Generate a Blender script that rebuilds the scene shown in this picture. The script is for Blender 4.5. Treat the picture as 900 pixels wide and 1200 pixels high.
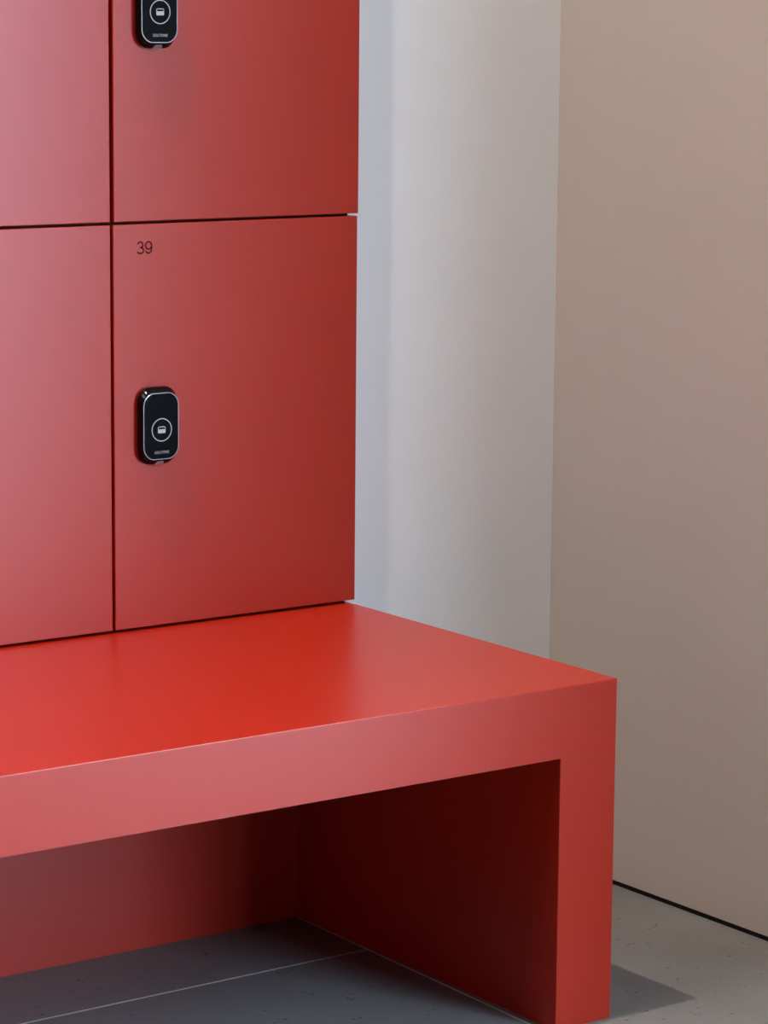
import bpy, bmesh, math
from mathutils import Vector, Matrix

# ------------------------------------------------------------------ scene, camera, world, light
for o in list(bpy.data.objects):
    bpy.data.objects.remove(o, do_unlink=True)
S = bpy.context.scene
C = S.collection

cam_d = bpy.data.cameras.new('camera')
cam = bpy.data.objects.new('camera', cam_d)
C.objects.link(cam)
yaw, pit, rol = (math.radians(a) for a in (35.810, -9.465, 0.494))
F = Vector((math.sin(yaw) * math.cos(pit), math.cos(yaw) * math.cos(pit), math.sin(pit)))
R0 = F.cross(Vector((0, 0, 1))).normalized()
U0 = R0.cross(F)
R = R0 * math.cos(rol) + U0 * math.sin(rol)
U = -R0 * math.sin(rol) + U0 * math.cos(rol)
m = Matrix((R, U, -F)).transposed().to_4x4()
m.translation = Vector((-2.3907, -2.8034, 1.2738))
cam.matrix_world = m
cam_d.sensor_fit = 'VERTICAL'
cam_d.sensor_height = 36.0
cam_d.sensor_width = 27.0
cam_d.lens = 3464.0 / 1200.0 * 36.0
cam_d.clip_start = 0.05
S.camera = cam

W = bpy.data.worlds.new('overcast_sky')
S.world = W
W.use_nodes = True
bg = W.node_tree.nodes['Background']
bg.inputs[0].default_value = (0.59, 0.79, 1.0, 1)       # overcast daylight
bg.inputs[1].default_value = 20.0

S.view_settings.view_transform = 'Standard'
S.view_settings.look = 'None'
S.view_settings.gamma = 1.0
S.view_settings.use_curve_mapping = False
S.view_settings.exposure = -0.22

KEY_WATTS = 660.0
PANEL_STRENGTH = 12.5
PANEL_COLOUR = (1.0, 0.90, 0.80)
LAMP_COLOUR = (1.0, 0.85, 0.72)

# ------------------------------------------------------------------ helpers
def tag(o, label=None, cat=None, group=None, kind=None):
    if label: o['label'] = label
    if cat: o['category'] = cat
    if group: o['group'] = group
    if kind: o['kind'] = kind
    return o

def empty(name, loc):
    o = bpy.data.objects.new(name, None)
    o.empty_display_size = 0.1
    C.objects.link(o)
    o.location = loc
    return o

def link(name, me, mat, parent=None, loc=(0, 0, 0)):
    if not me.materials:
        me.materials.append(mat)
    o = bpy.data.objects.new(name, me)
    C.objects.link(o)
    o.parent = parent
    o.location = loc
    return o

def add_box(bm, lo, hi):
    vs = [bm.verts.new((x, y, z)) for z in (lo[2], hi[2]) for y in (lo[1], hi[1]) for x in (lo[0], hi[0])]
    for f in ((0, 2, 3, 1), (4, 5, 7, 6), (0, 1, 5, 4), (2, 6, 7, 3), (0, 4, 6, 2), (1, 3, 7, 5)):
        bm.faces.new([vs[i] for i in f])
    return vs

def box_mesh(name, lo, hi, bevel=0.0, pick=None, seg=2):
    bm = bmesh.new()
    add_box(bm, lo, hi)
    if bevel:
        es = [e for e in bm.edges if pick is None or pick(e)]
        bmesh.ops.bevel(bm, geom=es, offset=bevel, segments=seg, profile=0.5, affect='EDGES')
    bm.normal_update()
    me = bpy.data.meshes.new(name)
    bm.to_mesh(me); bm.free()
    return me

def boxes_mesh(name, boxes):
    bm = bmesh.new()
    for lo, hi in boxes:
        add_box(bm, lo, hi)
    me = bpy.data.meshes.new(name)
    bm.to_mesh(me); bm.free()
    return me

def rrect(w, h, r, n=10, crown=0.0):
    """closed outline of a rounded rectangle in x,z, counter-clockwise seen from -y"""
    pts = []
    for cx, cz, a0 in ((w/2-r, h/2-r, 0), (-w/2+r, h/2-r, 90), (-w/2+r, -h/2+r, 180), (w/2-r, -h/2+r, 270)):
        for k in range(n + 1):
            a = math.radians(a0 + 90 * k / n)
            x, z = cx + r * math.cos(a), cz + r * math.sin(a)
            if crown: z -= math.copysign(crown * (2 * x / w) ** 2, z) if abs(z) > h / 4 else 0
            pts.append((x, z))
    return pts

def loft(name, rings, cap0=True, cap1=True, closed=False):
    """rings: list of (outline, y)"""
    bm = bmesh.new()
    vr = [[bm.verts.new((x, y, z)) for x, z in pts] for pts, y in rings]
    n = len(vr[0])
    pairs = list(zip(vr[:-1], vr[1:]))
    if closed: pairs.append((vr[-1], vr[0]))
    for a, b in pairs:
        for i in range(n):
            bm.faces.new((a[i], a[(i+1) % n], b[(i+1) % n], b[i]))
    if not closed:
        if cap0: bm.faces.new(vr[0])
        if cap1: bm.faces.new(list(reversed(vr[-1])))
    bmesh.ops.recalc_face_normals(bm, faces=bm.faces[:])
    me = bpy.data.meshes.new(name)
    bm.to_mesh(me); bm.free()
    return me

def text_mesh(name, txt, w, h, depth, offset=0.0, spacing=1.0):
    """text standing in the x,z plane facing -y, fitted to w x h and centred"""
    cu = bpy.data.curves.new(name, 'FONT')
    cu.body = txt; cu.size = 1.0; cu.offset = offset; cu.space_character = spacing
    cu.resolution_u = 6
    tmp = bpy.data.objects.new(name, cu)
    C.objects.link(tmp)
    dg = bpy.context.evaluated_depsgraph_get(); dg.update()
    flat = bpy.data.meshes.new_from_object(tmp.evaluated_get(dg))
    bpy.data.objects.remove(tmp, do_unlink=True)
    bm = bmesh.new(); bm.from_mesh(flat)
    xs = [v.co.x for v in bm.verts]; ys = [v.co.y for v in bm.verts]
    x0, x1, y0, y1 = min(xs), max(xs), min(ys), max(ys)
    for v in bm.verts:
        v.co = Vector(((v.co.x - (x0+x1)/2) * w/(x1-x0), 0, (v.co.y - (y0+y1)/2) * h/(y1-y0)))
    bmesh.ops.remove_doubles(bm, verts=bm.verts[:], dist=1e-6)
    ret = bmesh.ops.extrude_face_region(bm, geom=bm.faces[:])
    for v in ret['geom']:
        if isinstance(v, bmesh.types.BMVert): v.co.y -= depth
    bmesh.ops.recalc_face_normals(bm, faces=bm.faces[:])
    me = bpy.data.meshes.new(name)
    bm.to_mesh(me); bm.free()
    return me

# ------------------------------------------------------------------ materials
def mat(name, col, rough=0.5, metal=0.0, spec=0.5):
    M = bpy.data.materials.new(name); M.use_nodes = True
    b = M.node_tree.nodes['Principled BSDF']
    b.inputs['Base Color'].default_value = (*col, 1)
    b.inputs['Roughness'].default_value = rough
    b.inputs['Metallic'].default_value = metal
    b.inputs['Specular IOR Level'].default_value = spec
    return M

class NT:
    def __init__(s, M): s.t = M.node_tree; s.b = s.t.nodes['Principled BSDF']
    def n(s, t, **k):
        x = s.t.nodes.new(t)
        for a, v in k.items():
            if a in x.inputs: x.inputs[a].default_value = v
            else: setattr(x, a, v)
        return x
    def l(s, a, b): s.t.links.new(a, b)
    def noise(s, scale, detail=4.0, vec=None, rough=0.55):
        x = s.n('ShaderNodeTexNoise'); x.inputs['Scale'].default_value = scale
        x.inputs['Detail'].default_value = detail; x.inputs['Roughness'].default_value = rough
        if vec is None: vec = s.geo()
        s.l(vec, x.inputs['Vector']); return x.outputs['Fac']
    def geo(s):
        if not hasattr(s, 'g'): s.g = s.n('ShaderNodeNewGeometry')
        return s.g.outputs['Position']
    def mapped(s, scale, rot=(0, 0, 0)):
        x = s.n('ShaderNodeMapping'); x.inputs['Scale'].default_value = scale; x.inputs['Rotation'].default_value = rot
        s.l(s.geo(), x.inputs['Vector']); return x.outputs['Vector']
    def ramp(s, fac, stops):
        x = s.n('ShaderNodeValToRGB'); e = x.color_ramp.elements
        while len(e) < len(stops): e.new(0.5)
        for i, (p, c) in enumerate(stops):
            e[i].position = p; e[i].color = (*c, 1)
        s.l(fac, x.inputs[0]); return x.outputs[0]
    def mix(s, fac, a, b, mode='MIX'):
        x = s.n('ShaderNodeMix', data_type='RGBA', blend_type=mode)
        for v, i in ((fac, 0), (a, 6), (b, 7)):
            if hasattr(v, 'is_linked'): s.l(v, x.inputs[i])
            else: x.inputs[i].default_value = v if i == 0 else (*v, 1)
        return x.outputs[2]
    def bump(s, h, strength, dist):
        x = s.n('ShaderNodeBump'); x.inputs['Strength'].default_value = strength
        x.inputs['Distance'].default_value = dist
        s.l(h, x.inputs['Height']); s.l(x.outputs[0], s.b.inputs['Normal'])

def g3(v): return (v, v, v)

RED = (0.39, 0.0145, 0.002)
def red_mat():
    M = mat('red_satin_lacquer', RED, 0.33, 0, 0.5); t = NT(M)
    f = t.noise(3.0, 3)
    t.l(t.ramp(f, [(0.3, (0.382, 0.014, 0.002)), (0.7, (0.398, 0.015, 0.002))]), t.b.inputs['Base Color'])
    r = t.n('ShaderNodeMapRange'); r.inputs[3].default_value = 0.32; r.inputs[4].default_value = 0.345
    t.l(t.noise(9.0, 4), r.inputs[0]); t.l(r.outputs[0], t.b.inputs['Roughness'])
    return M
def wall_mat(name, col, blotch, bump):
    M = mat(name, col, 0.75, 0, 0.3); t = NT(M)
    f = t.noise(2.2, 5, rough=0.6)
    c = t.ramp(f, [(0.25, tuple(x * (1 - blotch) for x in col)), (0.75, tuple(x * (1 + blotch) for x in col))])
    t.l(c, t.b.inputs['Base Color'])
    h = t.mix(0.5, t.ramp(t.noise(26.0, 6), [(0.3, g3(0)), (0.7, g3(1))]), t.ramp(t.noise(180.0, 3), [(0.3, g3(0)), (0.7, g3(1))]))
    t.bump(h, bump, 0.0015)
    return M
def tile_mat():
    base = (0.168, 0.168, 0.166)
    M = mat('concrete_look_tile', base, 0.48, 0, 0.35); t = NT(M)
    c = t.ramp(t.noise(3.0, 7, rough=0.62), [(0.3, tuple(x * 0.80 for x in base)), (0.7, tuple(x * 1.20 for x in base))])
    c = t.mix(0.22, c, t.ramp(t.noise(160.0, 5, rough=0.7), [(0.25, g3(0.08)), (0.75, g3(0.25))]))
    v = t.mapped((60, 130, 60), (0, 0, 0.5))
    vo = t.n('ShaderNodeTexVoronoi'); t.l(v, vo.inputs['Vector']); vo.inputs['Scale'].default_value = 1.0
    vo.inputs['Randomness'].default_value = 1.0
    pit = t.ramp(vo.outputs['Distance'], [(0.16, g3(1)), (0.26, g3(0))])
    gate = t.ramp(t.noise(24.0, 3), [(0.55, g3(0)), (0.62, g3(1))])
    k = t.mix(1.0, pit, gate, 'MULTIPLY')
    c = t.mix(k, c, (0.03, 0.028, 0.027))
    t.l(c, t.b.inputs['Base Color'])
    t.bump(k, -0.4, 0.001)
    return M

M_RED = red_mat()
M_WHITE = wall_mat('white_wall_paint', (0.87, 0.875, 0.855), 0.012, 0.05)
M_TAN = wall_mat('taupe_wall_plaster', (0.455, 0.40, 0.362), 0.02, 0.10)
M_ROOM = wall_mat('grey_room_paint', (0.12, 0.12, 0.12), 0.02, 0.1)
M_CEIL = wall_mat('ceiling_paint', (0.75, 0.74, 0.73), 0.01, 0.05)
M_TILE = tile_mat()
M_GROUT = mat('pale_grout', (0.66, 0.65, 0.64), 0.8)
M_BLACKGAP = mat('black_shadow_gap', (0.006, 0.006, 0.006), 0.7, 0, 0.2)
M_FRAME = mat('dark_window_frame', (0.03, 0.03, 0.032), 0.4)
M_CARCASS = mat('dark_carcass_edge', (0.030, 0.003, 0.003), 0.6, 0, 0.2)
M_LOCK = mat('gloss_black_plastic', (0.003, 0.003, 0.0035), 0.13, 0, 0.16)
M_FACE = mat('black_glass', (0.002, 0.004, 0.006), 0.12, 0, 0.16)
M_RIM = mat('brushed_chrome', (0.42, 0.42, 0.43), 0.32, 1.0)
M_PRINT = mat('silver_print', (0.40, 0.42, 0.43), 0.5)
M_NUMBER = mat('dark_maroon_print', (0.085, 0.002, 0.006), 0.6, 0, 0.1)
M_TAB = mat('grey_metal_tab', (0.42, 0.41, 0.42), 0.35, 0.6)
M_HOUSING = mat('white_metal_trim', (0.8, 0.8, 0.8), 0.4)
M_PAVE = mat('outdoor_paving', (0.62, 0.62, 0.62), 0.8)
M_GLASS = bpy.data.materials.new('clear_pane'); M_GLASS.use_nodes = True
nt = M_GLASS.node_tree; nt.nodes.clear()
out = nt.nodes.new('ShaderNodeOutputMaterial'); mx = nt.nodes.new('ShaderNodeMixShader')
tr = nt.nodes.new('ShaderNodeBsdfTransparent'); gl = nt.nodes.new('ShaderNodeBsdfGlossy')
gl.inputs['Roughness'].default_value = 0.02; mx.inputs[0].default_value = 0.06
nt.links.new(tr.outputs[0], mx.inputs[1]); nt.links.new(gl.outputs[0], mx.inputs[2]); nt.links.new(mx.outputs[0], out.inputs[0])
M_LED = bpy.data.materials.new('warm_lamp_lens'); M_LED.use_nodes = True
pb = M_LED.node_tree.nodes['Principled BSDF']
pb.inputs['Emission Color'].default_value = (*LAMP_COLOUR, 1); pb.inputs['Emission Strength'].default_value = 12.0

# ------------------------------------------------------------------ room
XL, XW = -5.5, 0.3894          # left wall, right wall
YF, YB = -5.2, 0.617           # front wall, back wall face
ZC = 5.0
XR = 0.0064                    # right edge of the locker doors
H = 0.45                       # bench height
NICHE = 1.13

def structure(name, me, material, parent=None):
    o = link(name, me, material, parent)
    if parent is None: o['kind'] = 'structure'
    return o

floor = structure('floor', box_mesh('floor', (XL - 0.1, YF - 0.1, -0.12), (XW + 0.15, NICHE + 0.1, -0.0004)), M_GROUT)
TS, GW = 0.80, 0.0034
def tile_corner(i, j, off=0.0):
    y = 0.4093 + j * TS + off
    x = -0.0946 + i * TS + (y - 0.41) * 0.019
    return x, y + x * 0.0035
def clampx(v): return max(XL + 0.001, min(XW - 0.0005 + 0.012, v))
for j in range(-8, 1):
    for i in range(-7, 1):
        q = [tile_corner(i + a, j + b, 0.25 * (i % 2 == 0)) for a, b in ((0, 0), (1, 0), (1, 1), (0, 1))]
        gx, gy = GW / 2, GW / 2
        q = [(q[0][0]+gx, q[0][1]+gy), (q[1][0]-gx, q[1][1]+gy), (q[2][0]-gx, q[2][1]-gy), (q[3][0]+gx, q[3][1]-gy)]
        q = [(clampx(x), max(YF + 0.001, min(NICHE, y))) for x, y in q]
        if q[1][0] - q[0][0] < 0.02 or q[3][1] - q[0][1] < 0.02: continue
        bm = bmesh.new()
        b = 0.0006
        lo = [bm.verts.new((x, y, -0.010)) for x, y in q]
        mid = [bm.verts.new((x, y, -b)) for x, y in q]
        sx, sy = (1, -1, -1, 1), (1, 1, -1, -1)
        hi = [bm.verts.new((x + sx[k]*b, y + sy[k]*b, 0)) for k, (x, y) in enumerate(q)]
        for a, c in ((lo, mid), (mid, hi)):
            for k in range(4): bm.faces.new((a[k], a[(k+1) % 4], c[(k+1) % 4], c[k]))
        bm.faces.new(hi); bm.faces.new(list(reversed(lo)))
        me = bpy.data.meshes.new('floor_tile'); bm.to_mesh(me); bm.free()
        link('floor_tile', me, M_TILE, floor)

structure('ceiling', box_mesh('ceiling', (XL - 0.1, YF - 0.1, ZC), (XW + 0.15, NICHE + 0.1, ZC + 0.1)), M_CEIL)
NCOL, NROW = 3, 3
COLW, ROWH = 0.4005, 0.5514
XLOCK = XR - NCOL * COLW - 0.004
ZTOP = H + NROW * ROWH + 0.012
structure('wall_back', boxes_mesh('wall_back', [
    ((XR + 0.0002, YB, 0), (XW + 0.15, YB + 0.12, ZC)),
    ((XLOCK - 0.004, YB, ZTOP), (XR + 0.0002, YB + 0.12, ZC)),
    ((XL - 0.1, YB, 0), (XLOCK - 0.004, YB + 0.12, ZC)),
    ((XL - 0.1, NICHE, 0), (XW + 0.15, NICHE + 0.1, ZC))]), M_WHITE)
YW0, YW1 = -0.98, -4.9        # glazed part of the right wall
structure('wall_right', boxes_mesh('wall_right', [
    ((XW, YW0, 0.0075), (XW + 0.012, YB, ZC)),
    ((XW + 0.012, YW0, 0), (XW + 0.15, YB, ZC)),
    ((XW, YF, 0), (XW + 0.15, YW1, ZC)),
    ((XW, YW1, 2.75), (XW + 0.15, YW0, ZC))]), M_TAN)
structure('gap_shade_1', box_mesh('gap_shade_1', (XW + 0.0015, YW0, 0.0001), (XW + 0.0118, YB, 0.0073)), M_BLACKGAP)  # black strip whose colour stands in for the shade inside the wall-base gap
structure('wall_left', box_mesh('wall_left', (XL - 0.1, YF, 0), (XL, YB, ZC)), M_ROOM)
structure('wall_front', box_mesh('wall_front', (XL - 0.1, YF - 0.1, 0), (XW + 0.15, YF, ZC)), M_ROOM)
# full-height glazing in the right wall
win = structure('window_1', boxes_mesh('window_1', [
    ((XW + 0.05, YW1, 0), (XW + 0.11, YW0, 0.02)), ((XW + 0.05, YW1, 2.70), (XW + 0.11, YW0, 2.75)),
    ((XW + 0.05, YW0 - 0.05, 0.02), (XW + 0.11, YW0, 2.70)), ((XW + 0.05, YW1, 0.02), (XW + 0.11, YW1 + 0.05, 2.70)),
    ((XW + 0.05, -2.89, 0.02), (XW + 0.11, -2.84, 2.70))]), M_FRAME)
for a, b in ((YW1 + 0.05, -2.89), (-2.84, YW0 - 0.05)):
    link('pane', box_mesh('pane', (XW + 0.077, a, 0.02), (XW + 0.083, b, 2.70)), M_GLASS, win)
portal_d = bpy.data.lights.new('window_portal', 'AREA')           # sampling guide for the sky seen through the glazing; emits nothing itself
portal_d.shape = 'RECTANGLE'; portal_d.size = YW0 - YW1; portal_d.size_y = 2.75
portal_d.cycles.is_portal = True
portal = bpy.data.objects.new('window_portal', portal_d); C.objects.link(portal)
portal.matrix_world = Matrix(((0, 0, 1, XW + 0.14), (1, 0, 0, (YW0 + YW1) / 2), (0, 1, 0, 1.375), (0, 0, 0, 1)))
pv = structure('ground', box_mesh('ground', (XW + 0.16, -30, -0.15), (40, 30, -0.03)), M_PAVE)

# ------------------------------------------------------------------ bench
bench = tag(empty('bench', (0, 0, 0)), 'long red lacquered bench with thick slab seat and panel legs under the lockers', 'bench')
TH, LEG, YBP = 0.0924, 0.0907, 0.587
BL = XLOCK + 0.004            # left end
BEV = 0.0012
def is_vertical(e): return abs(e.verts[0].co.z - e.verts[1].co.z) > 0.01
def seat_edges(e):
    z = (e.verts[0].co.z + e.verts[1].co.z) / 2
    return is_vertical(e) or z > H - 1e-4
link('seat', box_mesh('seat', (BL, 0, H - TH), (0, 1.10, H), BEV, seat_edges), M_RED, bench)
for x0, x1 in ((-LEG, 0), (BL, BL + LEG)):
    link('leg', box_mesh('leg', (x0, 0, 0), (x1, 1.10, H - TH), BEV, is_vertical), M_RED, bench)
link('back_panel', box_mesh('back_panel', (BL + LEG, YBP, 0.0), (-LEG, YBP + 0.02, H - TH)), M_RED, bench)

# ------------------------------------------------------------------ lockers
YD, DT = 0.5887, 0.020
# electronic lock meshes, origin at the lock's centre on the door face, facing -y
LW, LH, FW, FH, LD = 0.061, 0.1055, 0.0555, 0.0915, 0.0155
lock_body = loft('electronic_lock', [
    (rrect(LW - 0.005, LH - 0.006, 0.016, 10, 0.0022), 0.0), (rrect(LW - 0.004, LH - 0.005, 0.0165, 10, 0.0022), -0.0025),
    (rrect(LW, LH, 0.018, 10, 0.0022), -0.0045), (rrect(LW, LH, 0.018, 10, 0.0022), -0.0065),
    (rrect(LW - 0.0015, LH - 0.003, 0.0178, 10, 0.0022), -0.0090), (rrect(FW + 0.0012, FH + 0.003, 0.0165, 10, 0.0022), -LD + 0.0012),
    (rrect(FW, FH, 0.0158, 10, 0.0022), -LD)])
for p in lock_body.polygons: p.use_smooth = len(p.vertices) == 4
lock_rim = loft('rim', [
    (rrect(FW, FH, 0.0158, 10, 0.0022), -LD + 0.0003), (rrect(FW, FH, 0.0158, 10, 0.0022), -LD - 0.0004),
    (rrect(FW - 0.0006, FH - 0.0006, 0.0155, 10, 0.0022), -LD - 0.0008), (rrect(FW - 0.0018, FH - 0.0018, 0.0149, 10, 0.0022), -LD - 0.0008),
    (rrect(FW - 0.0022, FH - 0.0022, 0.0147, 10, 0.0022), -LD - 0.0003)], closed=True)
lock_face = loft('glass_face', [
    (rrect(FW - 0.0022, FH - 0.0022, 0.0147, 10, 0.0022), -LD), (rrect(FW - 0.0022, FH - 0.0022, 0.0147, 10, 0.0022), -LD - 0.0005),
    (rrect(FW - 0.0040, FH - 0.0040, 0.0138, 10, 0.0022), -LD - 0.0007)])
def circ(r, n=64): return [(r * math.cos(2*math.pi*k/n), r * math.sin(2*math.pi*k/n)) for k in range(n)]
YF0 = -LD - 0.0007
lock_ring = loft('ring_mark', [(circ(0.0158), YF0), (circ(0.0158), YF0 - 0.0002), (circ(0.0146), YF0 - 0.0002), (circ(0.0146), YF0)], closed=True)
def card_mesh():
    bm = bmesh.new()
    def slab(pts, y0, y1):
        a = [bm.verts.new((x, y0, z)) for x, z in pts]; b = [bm.verts.new((x, y1, z)) for x, z in pts]
        n = len(pts)
        for i in range(n): bm.faces.new((a[i], a[(i+1) % n], b[(i+1) % n], b[i]))
        bm.faces.new(list(reversed(b))); bm.faces.new(a)
    w, h = 0.0118, 0.0090
    slab(rrect(w, h * 0.60, 0.0012, 4), 0, -0.0002)                 # card body
    for v in bm.verts: v.co.z -= h * 0.20
    k = len(bm.verts)
    for lo, hi in (((-w/2+0.001, h/2-0.0010), (w/2-0.001, h/2)), ((-w/2, h*0.08), (-w/2+0.0010, h/2-0.0008)), ((w/2-0.0010, h*0.08), (w/2, h/2-0.0008))):
        slab([(hi[0], hi[1]), (lo[0], hi[1]), (lo[0], lo[1]), (hi[0], lo[1])], 0, -0.0002)
    bmesh.ops.recalc_face_normals(bm, faces=bm.faces[:])
    me = bpy.data.meshes.new('card_mark'); bm.to_mesh(me); bm.free(); return me
lock_card = card_mesh()
lock_text = text_mesh('brand_lettering', 'GOLTONE', 0.0225, 0.0037, 0.0002, 0.006, 1.08)
bm = bmesh.new()                                                     # release tab on the sloping underside
tabv = [(-0.0075, -0.0080, -LH/2 + 0.0004), (0.0075, -0.0080, -LH/2 + 0.0004), (0.0050, -0.0135, -LH/2 + 0.0048), (-0.0050, -0.0135, -LH/2 + 0.0048)]
a = [bm.verts.new(v) for v in tabv]; b = [bm.verts.new((x, y - 0.0006, z - 0.0009)) for x, y, z in tabv]
for i in range(4): bm.faces.new((a[i], a[(i+1) % 4], b[(i+1) % 4], b[i]))
bm.faces.new(a); bm.faces.new(list(reversed(b)))
bmesh.ops.recalc_face_normals(bm, faces=bm.faces[:])
tab_me = bpy.data.meshes.new('release_tab'); bm.to_mesh(tab_me); bm.free()
def digits_mesh(name, w, h, sw, depth):
    """the figures 3 and 9 drawn with an even round stroke, standing in x,z, facing -y"""
    def arc(cx, cz, rx, rz, a0, a1, n=22):
        return [(cx + rx * math.cos(math.radians(a0 + (a1-a0)*k/n)), cz + rz * math.sin(math.radians(a0 + (a1-a0)*k/n))) for k in range(n + 1)]
    three = arc(0.31, 0.745, 0.25, 0.255, 165, -62) + [(0.36, 0.515), (0.26, 0.510), (0.36, 0.505)] + arc(0.31, 0.265, 0.30, 0.265, 62, -158)
    bowl = arc(0.31, 0.68, 0.29, 0.32, 0, 360, 40)
    tail = [(0.60, 0.70), (0.60, 0.5), (0.578, 0.3), (0.52, 0.13), (0.43, 0.03), (0.31, 0.0), (0.20, 0.02), (0.10, 0.10), (0.05, 0.21)]
    three = [p for k, p in enumerate(three) if not (k and p == three[k-1])]
    bm = bmesh.new()
    ws = 0.435 * w
    for pts, ox in ((three, 0.0), (bowl, 0.565 * w), (tail, 0.565 * w)):
        P = [Vector((ox + x / 0.61 * ws - w/2, z * h - h/2)) for x, z in pts]
        rows = []
        for k, p in enumerate(P):
            d = (P[min(k+1, len(P)-1)] - P[max(k-1, 0)])
            if d.length < 1e-9: d = Vector((0, -1))
            d.normalize(); nrm = Vector((-d.y, d.x)) * sw / 2
            rows.append([bm.verts.new((p.x + s_*nrm.x, y, p.y + s_*nrm.y)) for s_, y in ((1, 0), (1, -depth), (-1, -depth), (-1, 0))])
        for a, b in zip(rows[:-1], rows[1:]):
            for k in range(4): bm.faces.new((a[k], a[(k+1) % 4], b[(k+1) % 4], b[k]))
        bm.faces.new(rows[0]); bm.faces.new(list(reversed(rows[-1])))
    bmesh.ops.recalc_face_normals(bm, faces=bm.faces[:])
    me = bpy.data.meshes.new(name); bm.to_mesh(me); bm.free(); return me
number_me = digits_mesh('number_lettering', 0.0228, 0.0152, 0.0021, 0.0002)

def carcass_mesh(x0, x1, z0, z1, y0, y1, t=0.014):
    return boxes_mesh('carcass', [
        ((x0, y0, z0), (x0 + t, y1, z1)), ((x1 - t, y0, z0), (x1, y1, z1)),
        ((x0 + t, y0, z0), (x1 - t, y1, z0 + t)), ((x0 + t, y0, z1 - t), (x1 - t, y1, z1)),
        ((x0 + t, y1 - 0.006, z0 + t), (x1 - t, y1, z1 - t))])

labels = {
    (0, 0): 'red locker with a dark 39 printed above its black card lock, standing on bench',
    (0, 1): 'red locker with black card lock directly above the locker printed 39',
    (1, 0): 'red locker standing on bench, sharing a vertical joint with the locker printed 39',
    (0, 2): 'top row red locker in the same column as the locker printed 39',
    (1, 2): 'top row red locker one column along from the locker printed 39',
    (2, 0): 'red locker standing on bench, two columns along from the locker printed 39',
    (2, 1): 'middle row red locker two columns along from the locker printed 39',
    (2, 2): 'top row red locker two columns along from the locker printed 39',
    (1, 1): 'red locker diagonally above the one printed 39, touching it only at one corner',
}
UPX = {0: 0.0, 1: 0.0015, 2: 0.001}
for col in range(NCOL):
    for row in range(NROW):
        z0 = H + row * ROWH
        z1 = z0 + ROWH
        x1 = XR - col * COLW
        x0 = x1 - COLW
        xc = (x0 + x1) / 2
        root = empty('locker', (xc, YD + DT + 0.001, z0))
        tag(root, labels[(col, row)], 'locker', 'red lockers in the bank')
        hw = COLW / 2
        # carcass sits 1 mm behind the door
        link('carcass', carcass_mesh(-hw + 0.0003, hw - 0.0026, 0.0, ROWH - 0.0003, 0.0, 0.47), M_CARCASS, root)
        gl_ = 0.0044 if row == 0 else 0.0058
        dx = UPX[row]
        lo = (-hw + gl_, -DT - 0.001, 0.0040)
        hi = (hw + dx * (col == 0), -0.001, ROWH + 0.0004)
        if col > 0: hi = (hw, -0.001, ROWH + 0.0004)
        if row == NROW - 1: hi = (hi[0], hi[1], ROWH - 0.001)
        door = link('door', box_mesh('door', lo, hi, 0.0009), M_RED, root)
        if (col, row) == (0, 0):
            number = link('number_lettering', number_me, M_NUMBER, door, (-0.3415 - xc, -DT - 0.001, 0.9703 - z0))
            tag(number, 'dark maroon number 39')
        lz = 0.7305 - H + (0.0038 if row else 0.0)
        lx = -0.3262 - (XR - COLW / 2)
        L = link('electronic_lock', lock_body, M_LOCK, root, (lx, -DT - 0.001, lz))
        tag(L, 'glossy black card lock')
        link('rim', lock_rim, M_RIM, L)
        link('glass_face', lock_face, M_FACE, L)
        cz = -0.0050
        link('ring_mark', lock_ring, M_PRINT, L, (0.0008, 0, cz))
        link('card_mark', lock_card, M_PRINT, L, (0.0008, YF0, cz))
        link('brand_lettering', lock_text, M_PRINT, L, (0.0008, YF0, -0.0355))
        link('release_tab', tab_me, M_TAB, L)

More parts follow.
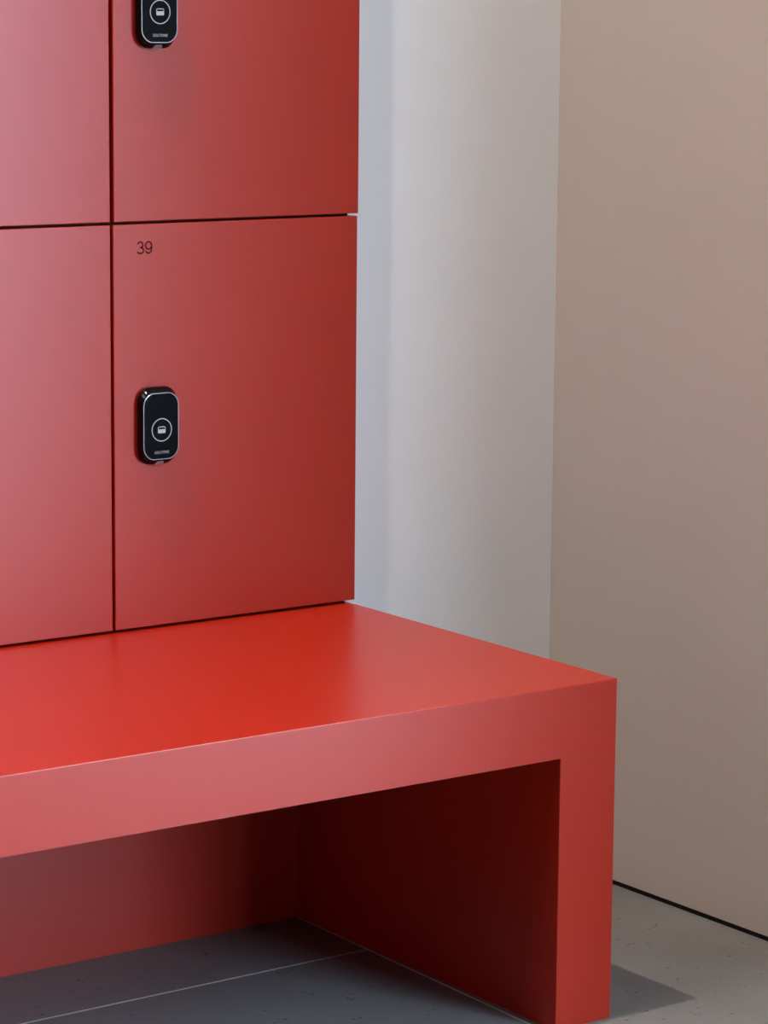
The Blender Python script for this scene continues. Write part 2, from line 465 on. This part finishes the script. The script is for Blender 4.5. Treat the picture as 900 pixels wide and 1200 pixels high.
# ------------------------------------------------------------------ ceiling downlights and an added fill panel (out of frame)
def downlight(x, y, watts, label, group):
    root = tag(empty('ceiling_downlight', (x, y, ZC - 0.06)), label, 'ceiling light', group)
    n = 40
    link('housing', ring_housing(), M_HOUSING, root)
    bm = bmesh.new()
    bmesh.ops.create_circle(bm, cap_ends=True, segments=n, radius=0.042, matrix=Matrix.Translation((0, 0, 0.012)) @ Matrix.Rotation(math.pi, 4, 'X'))
    me = bpy.data.meshes.new('lens'); bm.to_mesh(me); bm.free()
    link('lens', me, M_LED, root)
    ld = bpy.data.lights.new('lamp', 'SPOT')
    ld.energy = watts; ld.color = LAMP_COLOUR; ld.shadow_soft_size = 0.035
    ld.spot_size = math.radians(150); ld.spot_blend = 0.6
    lo = bpy.data.objects.new('lamp', ld); C.objects.link(lo)
    lo.parent = root; lo.location = (0, 0, -0.004)
def ring_housing():
    bm = bmesh.new(); n = 40
    prof = [(0.044, 0.06), (0.044, 0.004), (0.050, 0.0), (0.058, 0.0), (0.060, 0.004), (0.060, 0.06)]
    rings = [[bm.verts.new((r * math.cos(2*math.pi*k/n), r * math.sin(2*math.pi*k/n), z)) for k in range(n)] for r, z in prof]
    for a, b in zip(rings, rings[1:] + rings[:1]):
        for k in range(n): bm.faces.new((a[k], a[(k+1) % n], b[(k+1) % n], b[k]))
    bmesh.ops.recalc_face_normals(bm, faces=bm.faces[:])
    me = bpy.data.meshes.new('housing'); bm.to_mesh(me); bm.free(); return me
downlight(-0.145 / 0.45 * 4.486, 0.080, KEY_WATTS, 'round white surface downlight on ceiling above the front of the bench', 'ceiling downlights')

M_PANEL = bpy.data.materials.new('fill_panel_diffuser'); M_PANEL.use_nodes = True
pb = M_PANEL.node_tree.nodes['Principled BSDF']
pb.inputs['Emission Color'].default_value = (*PANEL_COLOUR, 1); pb.inputs['Emission Strength'].default_value = PANEL_STRENGTH
root = tag(empty('ceiling_fill_panel', (-3.8, -0.30, ZC - 0.03)), 'large square unseen ceiling panel added as fill light, with a white frame past the far end of the bench', 'ceiling light')  # added fill light for the taupe wall, large so bench shadows stay soft
PW = 0.8
link('frame', boxes_mesh('frame', [((-PW, -PW, 0), (PW, -PW + 0.03, 0.03)), ((-PW, PW - 0.03, 0), (PW, PW, 0.03)),
     ((-PW, -PW + 0.03, 0), (-PW + 0.03, PW - 0.03, 0.03)), ((PW - 0.03, -PW + 0.03, 0), (PW, PW - 0.03, 0.03))]), M_HOUSING, root)
link('diffuser', box_mesh('diffuser', (-PW + 0.03, -PW + 0.03, 0.006), (PW - 0.03, PW - 0.03, 0.014)), M_PANEL, root)
